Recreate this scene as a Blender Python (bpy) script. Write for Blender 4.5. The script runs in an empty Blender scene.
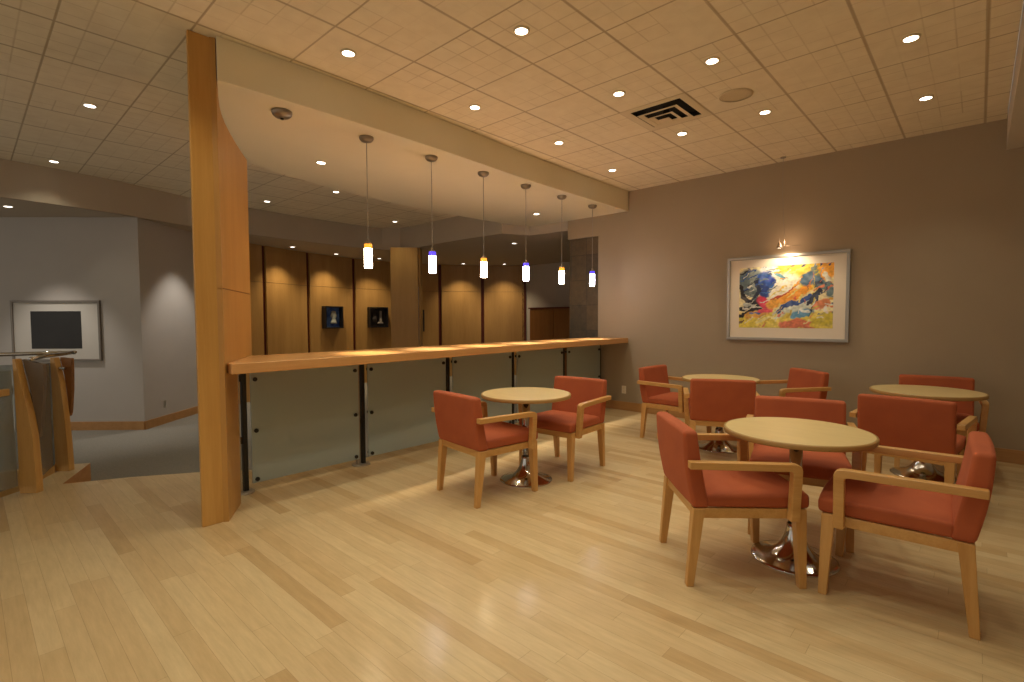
import bpy, bmesh, math, random
from mathutils import Vector, Matrix, noise
random.seed(7)
PI = math.pi
sc = bpy.context.scene
COL = sc.collection

# ------------------------------------------------------------------ helpers
def tag(o, label=None, cat=None, group=None, kind=None):
    if label: o['label'] = label
    if cat: o['category'] = cat
    if group: o['group'] = group
    if kind: o['kind'] = kind
    return o

def empty(name, loc=(0, 0, 0), rz=0.0):
    o = bpy.data.objects.new(name, None)
    COL.objects.link(o)
    o.location = loc
    o.rotation_euler = (0, 0, rz)
    o.empty_display_size = 0.1
    return o

def obj(name, bm, mat, parent=None, bevel=0.0, seg=2, smooth=False, sub=0):
    me = bpy.data.meshes.new(name)
    bmesh.ops.recalc_face_normals(bm, faces=bm.faces[:])
    bm.to_mesh(me)
    bm.free()
    if smooth:
        for p in me.polygons:
            p.use_smooth = True
    for m in (mat if isinstance(mat, (list, tuple)) else [mat]):
        me.materials.append(m)
    o = bpy.data.objects.new(name, me)
    COL.objects.link(o)
    if parent: o.parent = parent
    if bevel:
        b = o.modifiers.new('bevel', 'BEVEL')
        b.width = bevel; b.segments = seg; b.limit_method = 'ANGLE'; b.angle_limit = math.radians(35)
        for p in me.polygons:
            p.use_smooth = True
        w = o.modifiers.new('wn', 'WEIGHTED_NORMAL')
    if sub:
        s = o.modifiers.new('sub', 'SUBSURF'); s.levels = sub; s.render_levels = sub
    return o

def B():
    return bmesh.new()

def hexa(bm, pts):
    """eight corners: bottom ring of four, top ring of four"""
    v = [bm.verts.new(p) for p in pts]
    for f in ((3, 2, 1, 0), (4, 5, 6, 7), (0, 1, 5, 4), (1, 2, 6, 5), (2, 3, 7, 6), (3, 0, 4, 7)):
        bm.faces.new([v[i] for i in f])
    return bm

def box(bm, x0, x1, y0, y1, z0, z1):
    return hexa(bm, [(x0, y0, z0), (x1, y0, z0), (x1, y1, z0), (x0, y1, z0),
                     (x0, y0, z1), (x1, y0, z1), (x1, y1, z1), (x0, y1, z1)])

def taper(bm, c0, s0, z0, c1, s1, z1):
    p = []
    for c, s, z in ((c0, s0, z0), (c1, s1, z1)):
        for sx, sy in ((-1, -1), (1, -1), (1, 1), (-1, 1)):
            p.append((c[0] + sx * s[0] / 2, c[1] + sy * s[1] / 2, z))
    return hexa(bm, p)

def obox(bm, p, d, l, t, z0, z1, off=0.0):
    """box along horizontal direction d from p, length l, thickness t to the left of d"""
    d = Vector((d[0], d[1], 0)).normalized(); n = Vector((-d.y, d.x, 0))
    a = Vector((p[0], p[1], 0)) + n * off
    q = [a, a + d * l, a + d * l + n * t, a + n * t]
    return hexa(bm, [(v.x, v.y, z0) for v in q] + [(v.x, v.y, z1) for v in q])

def prism(bm, poly, z0, z1):
    lo = [bm.verts.new((x, y, z0)) for x, y in poly]
    hi = [bm.verts.new((x, y, z1)) for x, y in poly]
    n = len(poly)
    bm.faces.new(lo[::-1]); bm.faces.new(hi)
    for i in range(n):
        bm.faces.new((lo[i], lo[(i + 1) % n], hi[(i + 1) % n], hi[i]))
    return bm

def strip_wall(bm, path, z0, z1, t):
    """thick ribbon standing on a polyline, thickness t to the left"""
    P = [Vector((x, y)) for x, y in path]
    N = []
    for i in range(len(P)):
        a = P[max(0, i - 1)]; b = P[min(len(P) - 1, i + 1)]
        d = (b - a).normalized(); N.append(Vector((-d.y, d.x)))
    rings = []
    for p, n in zip(P, N):
        q = p + n * t
        rings.append([bm.verts.new((p.x, p.y, z0)), bm.verts.new((p.x, p.y, z1)),
                      bm.verts.new((q.x, q.y, z1)), bm.verts.new((q.x, q.y, z0))])
    for a, b in zip(rings, rings[1:]):
        for k in range(4):
            bm.faces.new((a[k], b[k], b[(k + 1) % 4], a[(k + 1) % 4]))
    bm.faces.new(rings[0]); bm.faces.new(rings[-1][::-1])
    return bm

def lathe(bm, prof, n=40, cap=True):
    """prof: (r, z) list, bottom to top or any order"""
    rings = []
    for r, z in prof:
        if r < 1e-6:
            rings.append([bm.verts.new((0, 0, z))])
        else:
            rings.append([bm.verts.new((r * math.cos(2 * PI * k / n), r * math.sin(2 * PI * k / n), z)) for k in range(n)])
    for a, b in zip(rings, rings[1:]):
        for k in range(n):
            k2 = (k + 1) % n
            if len(a) == 1 and len(b) == 1: continue
            if len(a) == 1: bm.faces.new((a[0], b[k2], b[k]))
            elif len(b) == 1: bm.faces.new((a[k], a[k2], b[0]))
            else: bm.faces.new((a[k], a[k2], b[k2], b[k]))
    if cap:
        if len(rings[0]) > 1: bm.faces.new(rings[0][::-1])
        if len(rings[-1]) > 1: bm.faces.new(rings[-1])
    return bm

def tube(bm, pts, r, n=10):
    pts = [Vector(p) for p in pts]
    rings = []
    for i, p in enumerate(pts):
        d = (pts[min(i + 1, len(pts) - 1)] - pts[max(i - 1, 0)]).normalized()
        u = d.cross(Vector((0, 0, 1)))
        if u.length < 1e-3: u = d.cross(Vector((1, 0, 0)))
        u.normalize(); w = d.cross(u)
        rings.append([bm.verts.new(p + (u * math.cos(2 * PI * k / n) + w * math.sin(2 * PI * k / n)) * r) for k in range(n)])
    for a, b in zip(rings, rings[1:]):
        for k in range(n):
            bm.faces.new((a[k], a[(k + 1) % n], b[(k + 1) % n], b[k]))
    bm.faces.new(rings[0]); bm.faces.new(rings[-1])
    return bm

def move(bm, v, rz=0.0, verts=None):
    M = Matrix.Translation(Vector(v)) @ Matrix.Rotation(rz, 4, 'Z')
    bmesh.ops.transform(bm, matrix=M, verts=verts or bm.verts[:])
    return bm

def copy_tree(o, parent=None):
    c = o.copy(); COL.objects.link(c); c.parent = parent
    for ch in [k for k in bpy.data.objects if k.parent == o and k.name in COL.objects]:
        copy_tree(ch, c)
    return c

def kids(o):
    return [k for k in bpy.data.objects if k.parent == o]

# ------------------------------------------------------------------ materials
def srgb(r, g, b):
    f = lambda c: (c / 255 / 12.92) if c / 255 <= 0.04045 else ((c / 255 + 0.055) / 1.055) ** 2.4
    return (f(r), f(g), f(b), 1)

class NT:
    def __init__(s, name):
        s.m = bpy.data.materials.new(name); s.m.use_nodes = True
        s.t = s.m.node_tree; s.n = s.t.nodes; s.l = s.t.links
        s.b = s.n['Principled BSDF']; s.out = s.n['Material Output']
    def node(s, typ, **kw):
        n = s.n.new(typ)
        for k, v in kw.items():
            if k.startswith('i_'):
                n.inputs[k[2:]].default_value = v
            else: setattr(n, k, v)
        return n
    def link(s, a, b): s.l.new(a, b)
    def math(s, op, a, b=None, c=None):
        n = s.n.new('ShaderNodeMath'); n.operation = op
        for i, x in enumerate((a, b, c)):
            if x is None: continue
            if isinstance(x, (int, float)): n.inputs[i].default_value = x
            else: s.l.new(x, n.inputs[i])
        return n.outputs[0]
    def ramp(s, fac, stops):
        r = s.n.new('ShaderNodeValToRGB'); e = r.color_ramp.elements
        while len(e) < len(stops): e.new(0.5)
        for k, (p, c) in zip(e, stops): k.position = p; k.color = c
        s.l.new(fac, r.inputs[0]); return r.outputs[0]
    def mixc(s, fac, a, b, blend='MIX'):
        n = s.n.new('ShaderNodeMix'); n.data_type = 'RGBA'; n.blend_type = blend
        for i, x in ((0, fac), (6, a), (7, b)):
            if isinstance(x, (int, float, tuple)): n.inputs[i].default_value = x
            else: s.l.new(x, n.inputs[i])
        return n.outputs[2]
    def coords(s, scale=(1, 1, 1), loc=(0, 0, 0), kind='Object'):
        tc = s.n.new('ShaderNodeTexCoord'); mp = s.n.new('ShaderNodeMapping')
        mp.inputs['Scale'].default_value = scale; mp.inputs['Location'].default_value = loc
        s.l.new(tc.outputs[kind], mp.inputs[0]); return mp.outputs[0]
    def noise(s, vec, scale, detail=3, rough=0.5):
        n = s.n.new('ShaderNodeTexNoise'); n.inputs['Scale'].default_value = scale
        n.inputs['Detail'].default_value = detail; n.inputs['Roughness'].default_value = rough
        s.l.new(vec, n.inputs['Vector']); return n.outputs['Fac']
    def bump(s, h, strength=0.2, dist=0.01):
        n = s.n.new('ShaderNodeBump'); n.inputs['Strength'].default_value = strength
        n.inputs['Distance'].default_value = dist
        s.l.new(h, n.inputs['Height']); s.l.new(n.outputs[0], s.b.inputs['Normal'])
    def set(s, **kw):
        for k, v in kw.items():
            s.b.inputs[k.replace('_', ' ')].default_value = v
        return s

def plain(name, c, rough=0.6, metal=0.0, var=0.0, scale=8.0, bump=0.0, **kw):
    t = NT(name); t.set(Base_Color=c, Roughness=rough, Metallic=metal, **kw)
    if var or bump:
        v = t.coords(); f = t.noise(v, scale, 4)
        if var:
            d = tuple(x * (1 - var) for x in c[:3]) + (1,); l = tuple(min(1, x * (1 + var)) for x in c[:3]) + (1,)
            t.link(t.ramp(f, [(0.3, d), (0.7, l)]), t.b.inputs['Base Color'])
        if bump:
            t.bump(t.noise(v, scale * 12, 3), bump, 0.003)
    return t.m

def wood(name, dark, light, axis=2, rough=0.4, scale=14.0, stretch=14.0, coat=0.15):
    t = NT(name); s = [1, 1, 1]; s[axis] = 1 / stretch
    v = t.coords(tuple(s))
    f = t.noise(v, scale, 5, 0.6); g = t.noise(v, scale * 7, 3, 0.6)
    m = t.math('ADD', t.math('MULTIPLY', f, 0.7), t.math('MULTIPLY', g, 0.3))
    t.link(t.ramp(m, [(0.33, dark), (0.67, light)]), t.b.inputs['Base Color'])
    t.set(Roughness=rough, Coat_Weight=coat, Coat_Roughness=0.25)
    t.bump(g, 0.06, 0.002)
    return t.m

# colours -----------------------------------------------------------
CHAIRWOOD = [wood('beech_%s' % 'xyz'[a], srgb(190, 138, 72), srgb(212, 164, 98), a, 0.38) for a in range(3)]
PILLARWOOD = wood('fir_panel', srgb(190, 140, 68), srgb(208, 160, 88), 2, 0.42, 9, 18)
WINGWOOD = wood('fir_wing', srgb(182, 132, 62), srgb(198, 148, 78), 2, 0.42, 6, 12)
BARWOOD = wood('bar_top_wood', srgb(206, 152, 92), srgb(220, 168, 108), 1, 0.27, 26, 22, 0.35)
FLOORWOOD_EDGE = wood('floor_nosing', srgb(190, 130, 66), srgb(208, 152, 90), 0, 0.4)
PANELWOOD = wood('anigre_panel', srgb(168, 126, 70), srgb(188, 146, 86), 2, 0.45, 5, 10)
COLUMNWOOD = wood('column_veneer', srgb(168, 122, 56), srgb(186, 140, 70), 2, 0.45, 6, 12)
BASEWOOD = wood('baseboard_wood', srgb(168, 120, 66), srgb(188, 140, 84), 0, 0.45)
RAILWOOD = wood('rail_post_wood', srgb(200, 150, 78), srgb(218, 174, 104), 2, 0.4)
DOORWOOD = wood('cabinet_wood', srgb(128, 80, 34), srgb(148, 98, 46), 2, 0.45)
STRIPWOOD = plain('dark_red_strip', srgb(96, 36, 22), 0.5)
TABLETOP = wood('table_laminate', srgb(206, 180, 122), srgb(222, 198, 142), 0, 0.35, 5, 5)
TABLEEDGE = plain('table_edge', srgb(170, 132, 76), 0.45)
CHROME = plain('polished_steel', (0.62, 0.61, 0.58, 1), 0.13, 1.0)
BRUSHED = plain('brushed_steel', (0.40, 0.34, 0.26, 1), 0.4, 0.5)
DARKSTEEL = plain('dark_steel', (0.035, 0.032, 0.028, 1), 0.4, 0.6)
SILVER = plain('silver_frame', (0.40, 0.375, 0.33, 1), 0.38, 0.85)
GREYFRAME = plain('pewter_frame', (0.22, 0.19, 0.16, 1), 0.45, 0.6)
CREAM = plain('mat_board', srgb(236, 224, 204), 0.8)
GREYMAT = plain('grey_mat_board', srgb(200, 194, 184), 0.7)
BLACKPRINT = plain('black_print', (0.012, 0.010, 0.008, 1), 0.5, 0, 0.4, 3)
BLACK = plain('black_lacquer', (0.012, 0.011, 0.012, 1), 0.4)
DUCT = plain('duct_black', (0.01, 0.01, 0.01, 1), 0.9)
LOUVRE = plain('louvre_paint', srgb(222, 208, 178), 0.55)
WHITEPLASTIC = plain('white_plastic', srgb(228, 218, 196), 0.45)
SPEAKERGRILLE = plain('speaker_grille', srgb(204, 188, 156), 0.6, 0, 0.1, 260)
BACKWALL = plain('taupe_paint', srgb(164, 147, 122), 0.62, 0, 0.02, 3, 0.05)
GREYWALL = plain('grey_paint', srgb(184, 177, 169), 0.7, 0, 0.02, 3, 0.05)
BEIGE = plain('soffit_paint', srgb(234, 226, 200), 0.7, 0, 0.015, 3)
SOFFITFACE = BEIGE
LOWCEIL = plain('low_ceiling_paint', srgb(186, 172, 152), 0.8, 0, 0.015, 3)
PALEWALL = plain('bulkhead_paint', srgb(206, 196, 182), 0.75)
CARPET = plain('grey_carpet', srgb(132, 127, 116), 0.95, 0, 0.12, 60, 0.6)
SHADEHOLDER = plain('canopy_nickel', (0.34, 0.29, 0.23, 1), 0.42, 0.85)
CORD = plain('pendant_cord', (0.34, 0.30, 0.25, 1), 0.4, 0.3)

def fabric():
    t = NT('rust_upholstery'); v = t.coords()
    f = t.noise(v, 5, 4); w = t.noise(v, 420, 2)
    t.link(t.ramp(f, [(0.3, srgb(164, 80, 44)), (0.7, srgb(178, 90, 50))]), t.b.inputs['Base Color'])
    t.set(Roughness=0.85, Sheen_Weight=0.12, Sheen_Roughness=0.5)
    t.b.inputs['Sheen Tint'].default_value = srgb(230, 140, 100)
    t.bump(w, 0.25, 0.002)
    return t.m
FABRIC = fabric()

def floor_mat():
    t = NT('maple_strip_floor')
    tc = t.node('ShaderNodeTexCoord'); sp = t.node('ShaderNodeSeparateXYZ'); t.link(tc.outputs['Object'], sp.inputs[0])
    x, y = sp.outputs[0], sp.outputs[1]
    W, L = 0.083, 1.15
    row = t.math('FLOOR', t.math('DIVIDE', y, W))
    wn = t.node('ShaderNodeTexWhiteNoise', noise_dimensions='1D'); t.link(row, wn.inputs['W'])
    xs = t.math('ADD', t.math('DIVIDE', x, L), t.math('MULTIPLY', wn.outputs['Value'], 7.31))
    colm = t.math('FLOOR', xs)
    cb = t.node('ShaderNodeCombineXYZ'); t.link(row, cb.inputs[0]); t.link(colm, cb.inputs[1])
    w2 = t.node('ShaderNodeTexWhiteNoise', noise_dimensions='2D'); t.link(cb.outputs[0], w2.inputs['Vector'])
    tone = t.ramp(w2.outputs['Value'], [(0.0, srgb(191, 160, 113)), (0.08, srgb(200, 171, 124)), (0.35, srgb(207, 181, 136)), (1.0, srgb(214, 191, 147))])
    v = t.coords((0.12, 1, 1))
    g = t.noise(v, 38, 5, 0.65)
    grain = t.ramp(g, [(0.3, (0.86, 0.84, 0.80, 1)), (0.7, (1.04, 1.04, 1.04, 1))])
    c = t.mixc(1.0, tone, grain, 'MULTIPLY')
    # seams
    dy = t.math('PINGPONG', y, W / 2)
    fy = t.math('FRACT', t.math('DIVIDE', y, W)); ey = t.math('MINIMUM', fy, t.math('SUBTRACT', 1.0, fy))
    fx = t.math('FRACT', xs); ex = t.math('MINIMUM', fx, t.math('SUBTRACT', 1.0, fx))
    ly = t.math('LESS_THAN', ey, 0.010); lx = t.math('LESS_THAN', ex, 0.0009)
    seam = t.math('MAXIMUM', ly, lx)
    c = t.mixc(t.math('MULTIPLY', seam, 0.45), c, srgb(120, 84, 48))
    t.link(c, t.b.inputs['Base Color'])
    t.set(Coat_Weight=0.28, Coat_Roughness=0.17)
    r = t.math('ADD', 0.34, t.math('MULTIPLY', g, 0.12)); t.link(r, t.b.inputs['Roughness'])
    return t.m
FLOORMAT = floor_mat()

def tile_mat():
    t = NT('acoustic_tile')
    tc = t.node('ShaderNodeTexCoord'); sp = t.node('ShaderNodeSeparateXYZ'); t.link(tc.outputs['Object'], sp.inputs[0])
    P = 0.612
    x = t.math('ADD', sp.outputs[0], 0.010 + P * 40); y = t.math('ADD', sp.outputs[1], -1.68 + P * 40)
    def line(c, period, half, soft):
        d = t.math('PINGPONG', c, period / 2)
        # pingpong peaks at period/2 from a line
        n = t.node('ShaderNodeMapRange'); n.inputs['From Min'].default_value = half; n.inputs['From Max'].default_value = half + soft
        n.inputs['To Min'].default_value = 1.0; n.inputs['To Max'].default_value = 0.0
        t.link(d, n.inputs['Value']); return n.outputs[0]
    mx = line(x, P, 0.007, 0.006); my = line(y, P, 0.0045, 0.004)
    # lay-in tiles are scored into a finer grid; the depth of the scoring varies from tile to tile
    sx = line(x, P / 4, 0.002, 0.005); sy = line(y, P / 4, 0.002, 0.005)
    cb = t.node('ShaderNodeCombineXYZ'); t.link(t.math('FLOOR', t.math('DIVIDE', x, P / 2)), cb.inputs[0]); t.link(t.math('FLOOR', t.math('DIVIDE', y, P / 2)), cb.inputs[1])
    wn = t.node('ShaderNodeTexWhiteNoise', noise_dimensions='2D'); t.link(cb.outputs[0], wn.inputs['Vector'])
    fine = t.math('MULTIPLY', t.math('MAXIMUM', sx, sy), t.math('MULTIPLY', wn.outputs['Value'], 0.46))
    v = t.coords(); n = t.noise(v, 9, 4); n2 = t.noise(v, 160, 2)
    base = t.ramp(n, [(0.3, srgb(232, 220, 194)), (0.7, srgb(240, 229, 204))])
    c = t.mixc(fine, base, srgb(176, 156, 118))
    c = t.mixc(t.math('MULTIPLY', t.math('MAXIMUM', mx, my), 0.55), c, srgb(150, 126, 90))
    t.link(c, t.b.inputs['Base Color']); t.set(Roughness=0.9)
    h = t.math('SUBTRACT', t.math('MULTIPLY', n2, 0.25), t.math('MAXIMUM', fine, t.math('MAXIMUM', mx, my)))
    t.bump(h, 0.25, 0.004)
    return t.m
TILE = tile_mat()

def slate_mat():
    t = NT('slate_tile')
    tc = t.node('ShaderNodeTexCoord'); mp = t.node('ShaderNodeMapping'); mp.inputs['Rotation'].default_value = (PI / 2, 0, 0)
    t.link(tc.outputs['Object'], mp.inputs[0])
    bt = t.node('ShaderNodeTexBrick'); bt.offset = 0.0
    bt.inputs['Scale'].default_value = 1.0; bt.inputs['Brick Width'].default_value = 0.29; bt.inputs['Row Height'].default_value = 0.40
    bt.inputs['Mortar Size'].default_value = 0.004; bt.inputs['Bias'].default_value = 0.0
    bt.inputs['Color1'].default_value = srgb(54, 52, 46); bt.inputs['Color2'].default_value = srgb(104, 84, 58); bt.inputs['Mortar'].default_value = srgb(48, 44, 40)
    t.link(mp.outputs[0], bt.inputs['Vector'])
    n = t.noise(t.coords(), 9, 5, 0.7)
    c = t.mixc(0.3, bt.outputs['Color'], t.ramp(n, [(0.3, srgb(58, 60, 56)), (0.52, srgb(104, 90, 68)), (0.72, srgb(128, 112, 92))]))
    t.link(c, t.b.inputs['Base Color']); t.set(Roughness=0.55); t.bump(n, 0.5, 0.01)
    return t.m
SLATE = slate_mat()

def emis(name, c, s):
    t = NT(name); t.set(Base_Color=(0.9, 0.9, 0.9, 1), Emission_Color=c, Emission_Strength=s, Roughness=0.4)
    return t.m
LENS = emis('downlight_lens', (1.0, 0.86, 0.66, 1), 9.0)
LENSDIM = emis('distant_lens', (1.0, 0.9, 0.78, 1), 5.0)
REFLECTOR = plain('reflector', (0.85, 0.80, 0.72, 1), 0.2, 1.0)
WARMGLASS = emis('warm_glass', (1.0, 0.80, 0.52, 1), 40.0)
AMBER = emis('amber_glass', (1.0, 0.36, 0.03, 1), 1.3)
COOLGLASS = emis('cool_glass', (0.86, 0.85, 1.0, 1), 34.0)
COBALT = emis('cobalt_glass', (0.10, 0.06, 1.0, 1), 1.3)
for m_, c_ in ((AMBER, (0.8, 0.35, 0.05, 1)), (COBALT, (0.08, 0.06, 0.7, 1))):
    m_.node_tree.nodes['Principled BSDF'].inputs['Base Color'].default_value = c_

def frosted(name, tint, mixd, rough):
    t = NT(name)
    t.set(Base_Color=tint, Roughness=rough, IOR=1.3, Transmission_Weight=1.0)
    d = t.node('ShaderNodeBsdfDiffuse'); d.inputs[0].default_value = tuple(x * 0.62 for x in tint[:3]) + (1,)
    g = t.node('ShaderNodeBsdfGlossy'); g.inputs['Roughness'].default_value = 0.08
    fr = t.node('ShaderNodeFresnel'); fr.inputs[0].default_value = 1.5
    m1 = t.node('ShaderNodeMixShader'); m1.inputs[0].default_value = mixd
    t.link(t.b.outputs[0], m1.inputs[1]); t.link(d.outputs[0], m1.inputs[2])
    m2 = t.node('ShaderNodeMixShader'); t.link(fr.outputs[0], m2.inputs[0])
    t.link(m1.outputs[0], m2.inputs[1]); t.link(g.outputs[0], m2.inputs[2])
    t.link(m2.outputs[0], t.out.inputs[0])
    return t.m
FROST = frosted('frosted_green_glass', (0.72, 0.84, 0.80, 1), 0.68, 0.30)
RAILGLASS = frosted('rail_glass', (0.70, 0.76, 0.74, 1), 0.35, 0.12)

# ------------------------------------------------------------------ the room
CH, SF, LC, CF = 3.26, 2.97, 2.82, -0.17
BY = 6.746

def struct(name, bm, mat, parent=None, **kw):
    o = obj(name, bm, mat, parent, **kw)
    if parent is None: o['kind'] = 'structure'
    return o

floor_poly = [(1.6, -4.0), (1.6, BY), (-4.5, BY), (-4.5, 2.70), (-4.56, 2.35), (-4.72, 2.02), (-5.2, 1.43), (-5.5, 0.96), (-5.70, 0.53),
              (-6.34, 0.80), (-6.42, 0.66), (-5.72, 0.27), (-5.0, -0.60), (-5.0, -4.0)]
fl = struct('floor', prism(B(), floor_poly, CF, 0.0), [FLOORMAT, FLOORWOOD_EDGE])
for p in fl.data.polygons:
    if abs(p.normal.z) < 0.5: p.material_index = 1
struct('floor_carpet', prism(B(), [(-13, -4), (1.6, -4), (1.6, 12), (-13, 12)], CF - 0.1, CF), CARPET)

fascia = [(-8.2, -4.0), (-8.28, -1.0), (-8.36, 0.3), (-8.44, 0.88), (-8.56, 1.4), (-8.76, 1.95), (-8.95, 2.4), (-9.06, 3.3), (-9.17, 4.2),
          (-9.22, 5.4), (-9.12, 5.95), (-8.85, 6.2), (-8.4, 6.24), (-7.4, 6.2), (-6.5, 6.2), (-5.95, 6.22), (-5.84, 6.5), (-5.74, 6.70), (-5.4, 6.735), (-4.975, 6.742)]
HOLE = 0.262; VX, VY = -2.155, 4.425
CEIL_POLY = [(0.14, -4.0), (0.14, VY), (VX + HOLE, VY), (VX + HOLE, VY - HOLE), (VX - HOLE, VY - HOLE), (VX - HOLE, VY + HOLE), (VX + HOLE, VY + HOLE),
             (VX + HOLE, VY + 0.0001), (0.14, VY + 0.0001), (0.14, BY)] + fascia[::-1]
struct('ceiling', prism(B(), CEIL_POLY, CH, CH + 0.05), TILE)
struct('trim_1', strip_wall(B(), fascia, LC, CH + 0.05, 0.04), LOWCEIL)
struct('ceiling_lower', prism(B(), [(x - 0.02, y + 0.02) for x, y in fascia] + [(-4.97, 12), (-13, 12), (-13, -4)], LC, LC + 0.05), LOWCEIL)

soffit_front = [(-3.73, 1.195), (-3.72, 1.8), (-3.722, 2.3), (-3.745, 3.1), (-3.78, 3.65), (-3.815, 4.15), (-3.84, 4.75), (-3.852, 5.3), (-3.86, BY - 0.002)]
soffit_back = [(-5.70, BY - 0.002), (-5.80, 6.55), (-5.88, 6.2), (-5.95, 5.05), (-5.93, 4.06), (-5.78, 3.0), (-5.60, 2.36), (-5.44, 1.99), (-5.34, 1.665)]
struct('ceiling_soffit', prism(B(), soffit_front + soffit_back, SF, CH - 0.001), SOFFITFACE, bevel=0.006)

bm = B(); box(bm, -4.385, 1.9, BY, BY + 0.3, 0, CH + 0.05); box(bm, -4.97, -4.385, BY, BY + 0.3, 2.67, CH + 0.05)
struct('wall_back', bm, BACKWALL)
bm = B(); box(bm, -4.97, -4.386, BY + 0.05, BY + 0.30, CF, 2.669)
struct('wall_slate', bm, SLATE)
struct('wall_passage', box(B(), -4.96, -4.8, BY + 0.31, 12, CF, CH), GREYWALL)
struct('wall_right', box(B(), 1.6, 1.9, -4.0, BY, 0, CH + 0.05), PALEWALL)
struct('trim_2', box(B(), 0.145, 1.6, -4.0, BY - 0.002, SF, CH + 0.05), PALEWALL)
struct('baseboard_back', box(B(), -4.384, 1.6, BY - 0.016, BY - 0.001, 0, 0.13), BASEWOOD, bevel=0.003)

# grey walls on the left
gc = Vector((-8.68, 1.71)); gl = Vector((-0.72, -0.69)).normalized(); gr = Vector((-0.69, 0.72)).normalized()
bm = B(); obox(bm, gc, gl, 6.0, 0.15, CF, LC + 0.03, -0.15)
struct('wall_left', bm, GREYWALL)
bm = B(); obox(bm, gc + gr * 0.15, gr, 1.40, 0.15, CF, LC + 0.03, 0.0)
struct('wall_left_return', bm, GREYWALL)
bm = B(); obox(bm, gc, gl, 6.0, 0.016, CF, CF + 0.12, 0.0)
struct('baseboard_left', bm, BASEWOOD)
bm = B(); obox(bm, gc + gl * 0.0, gr, 1.55, 0.016, CF, CF + 0.12, -0.016)
struct('baseboard_return', bm, BASEWOOD)
struct('wall_far_left', box(B(), -13.2, -13, -4, 12, CF, LC + 0.05), GREYWALL)
struct('wall_far', box(B(), -13, -4.8, 12, 12.2, CF, LC + 0.05), GREYWALL)

# curved panelled wall: panels between dark strips
def cr(pts, n=8):
    out = []
    P = [Vector(p) for p in pts]
    for i in range(len(P) - 1):
        p0 = P[max(i - 1, 0)]; p1 = P[i]; p2 = P[i + 1]; p3 = P[min(i + 2, len(P) - 1)]
        for k in range(n):
            s = k / n
            out.append(0.5 * ((2 * p1) + (p2 - p0) * s + (2 * p0 - 5 * p1 + 4 * p2 - p3) * s * s + (3 * p1 - p0 - 3 * p2 + p3) * s ** 3))
    out.append(P[-1]); return out
knots = [(-9.75, 2.85), (-10.26, 4.02), (-10.68, 5.10), (-10.94, 6.34), (-10.90, 7.45), (-10.56, 8.64), (-9.95, 9.62), (-9.15, 10.42)]
NS = 10
curve = cr(knots, NS)
pw = empty('wall_panelled', (0, 0, 0)); pw['kind'] = 'structure'
groove = plain('panel_joint', srgb(88, 56, 26), 0.6)
for i in range(len(knots) - 1):
    seg = [tuple(p) for p in curve[i * NS:(i + 1) * NS + 1]]
    a = Vector(seg[0]); b = Vector(seg[-1])
    d0 = (Vector(seg[1]) - a).normalized(); d1 = (b - Vector(seg[-2])).normalized()
    if i > 0: seg[0] = tuple(a + d0 * 0.045)
    if i < len(knots) - 2: seg[-1] = tuple(b - d1 * 0.045)
    bm = B()
    strip_wall(bm, seg, CF, 2.105, 0.12); strip_wall(bm, seg, 2.113, LC + 0.03, 0.12)
    nm = 'door_1' if i == 4 else 'wood_panel'
    o = obj(nm, bm, PANELWOOD, pw)
    bm = B(); strip_wall(bm, [tuple(Vector(p) + Vector((-0.05 * d0.y, 0.05 * d0.x))) for p in seg], 2.100, 2.118, 0.02)
    obj('panel_joint', bm, groove, o)
    if i == 4:
        p = Vector(seg[-1]) - d1 * 0.42; n = Vector((d1.y, -d1.x))
        q = p + n * 0.05
        bm = B(); tube(bm, [(q.x, q.y, 1.05), (q.x, q.y, 1.62)], 0.022)
        for z in (1.15, 1.52): tube(bm, [(q.x, q.y, z), (p.x - n.x * 0.01, p.y - n.y * 0.01, z)], 0.012)
        obj('door_pull', bm, DARKSTEEL, o)
for i in range(1, len(knots)):
    j = i * NS
    a = Vector(curve[j - 1]); b = Vector(curve[min(j + 1, len(curve) - 1)]); d = (b - a).normalized(); p = Vector(curve[j]) - d * 0.05
    bm = B(); obox(bm, p, d, 0.10, 0.06, CF, LC + 0.03, 0.045)
    if i == len(knots) - 1: bm.free(); bm = B(); obox(bm, p, d, 0.10, 0.06, CF, LC + 0.03, 0.0)
    obj('dark_strip', bm, STRIPWOOD, pw)
# grey end wall beyond the panels, and its low wood cabinet
bm = B(); box(bm, -9.40, -4.97, 10.48, 10.7, CF, LC + 0.03)
struct('wall_end', bm, GREYWALL)
cab = empty('low_wood_cabinet', (-7.85, 10.30, CF))
tag(cab, 'plain dark wood cabinet standing against the far grey wall beside the slate', 'cabinet')
bm = B(); box(bm, -0.80, 0.80, -0.22, 0.17, 0, 1.80); obj('body', bm, DOORWOOD, cab, bevel=0.01)
for s in (-1, 1):
    bm = B(); box(bm, min(s * 0.01, s * 0.785), max(s * 0.01, s * 0.785), -0.24, -0.215, 0.05, 1.76)
    obj('door', bm, DOORWOOD, cab, bevel=0.004)
bm = B(); box(bm, -0.83, 0.83, -0.25, 0.17, 1.80, 1.835); obj('top', bm, STRIPWOOD, cab)

# far wood clad column
fc = empty('wood_column', (-8.535, 6.09, CF), math.atan2(0.70, 0.72))
tag(fc, 'square wood clad column in front of the curved panelled wall', 'column')
bm = B(); box(bm, -0.29, 0.26, -0.02, 0.30, 0, LC - CF); obj('shaft', bm, COLUMNWOOD, fc, bevel=0.006)
bm = B(); box(bm, 0.262, 0.300, 0.02, 0.30, 0, LC - CF); obj('edge_board', bm, COLUMNWOOD, fc, bevel=0.004)
bm = B(); box(bm, 0.255, 0.264, 0.0, 0.02, 0, 2.2); obj('lit_edge_strip', bm, SILVER, fc)  # pale strip put in for the light caught on the column's edge

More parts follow.
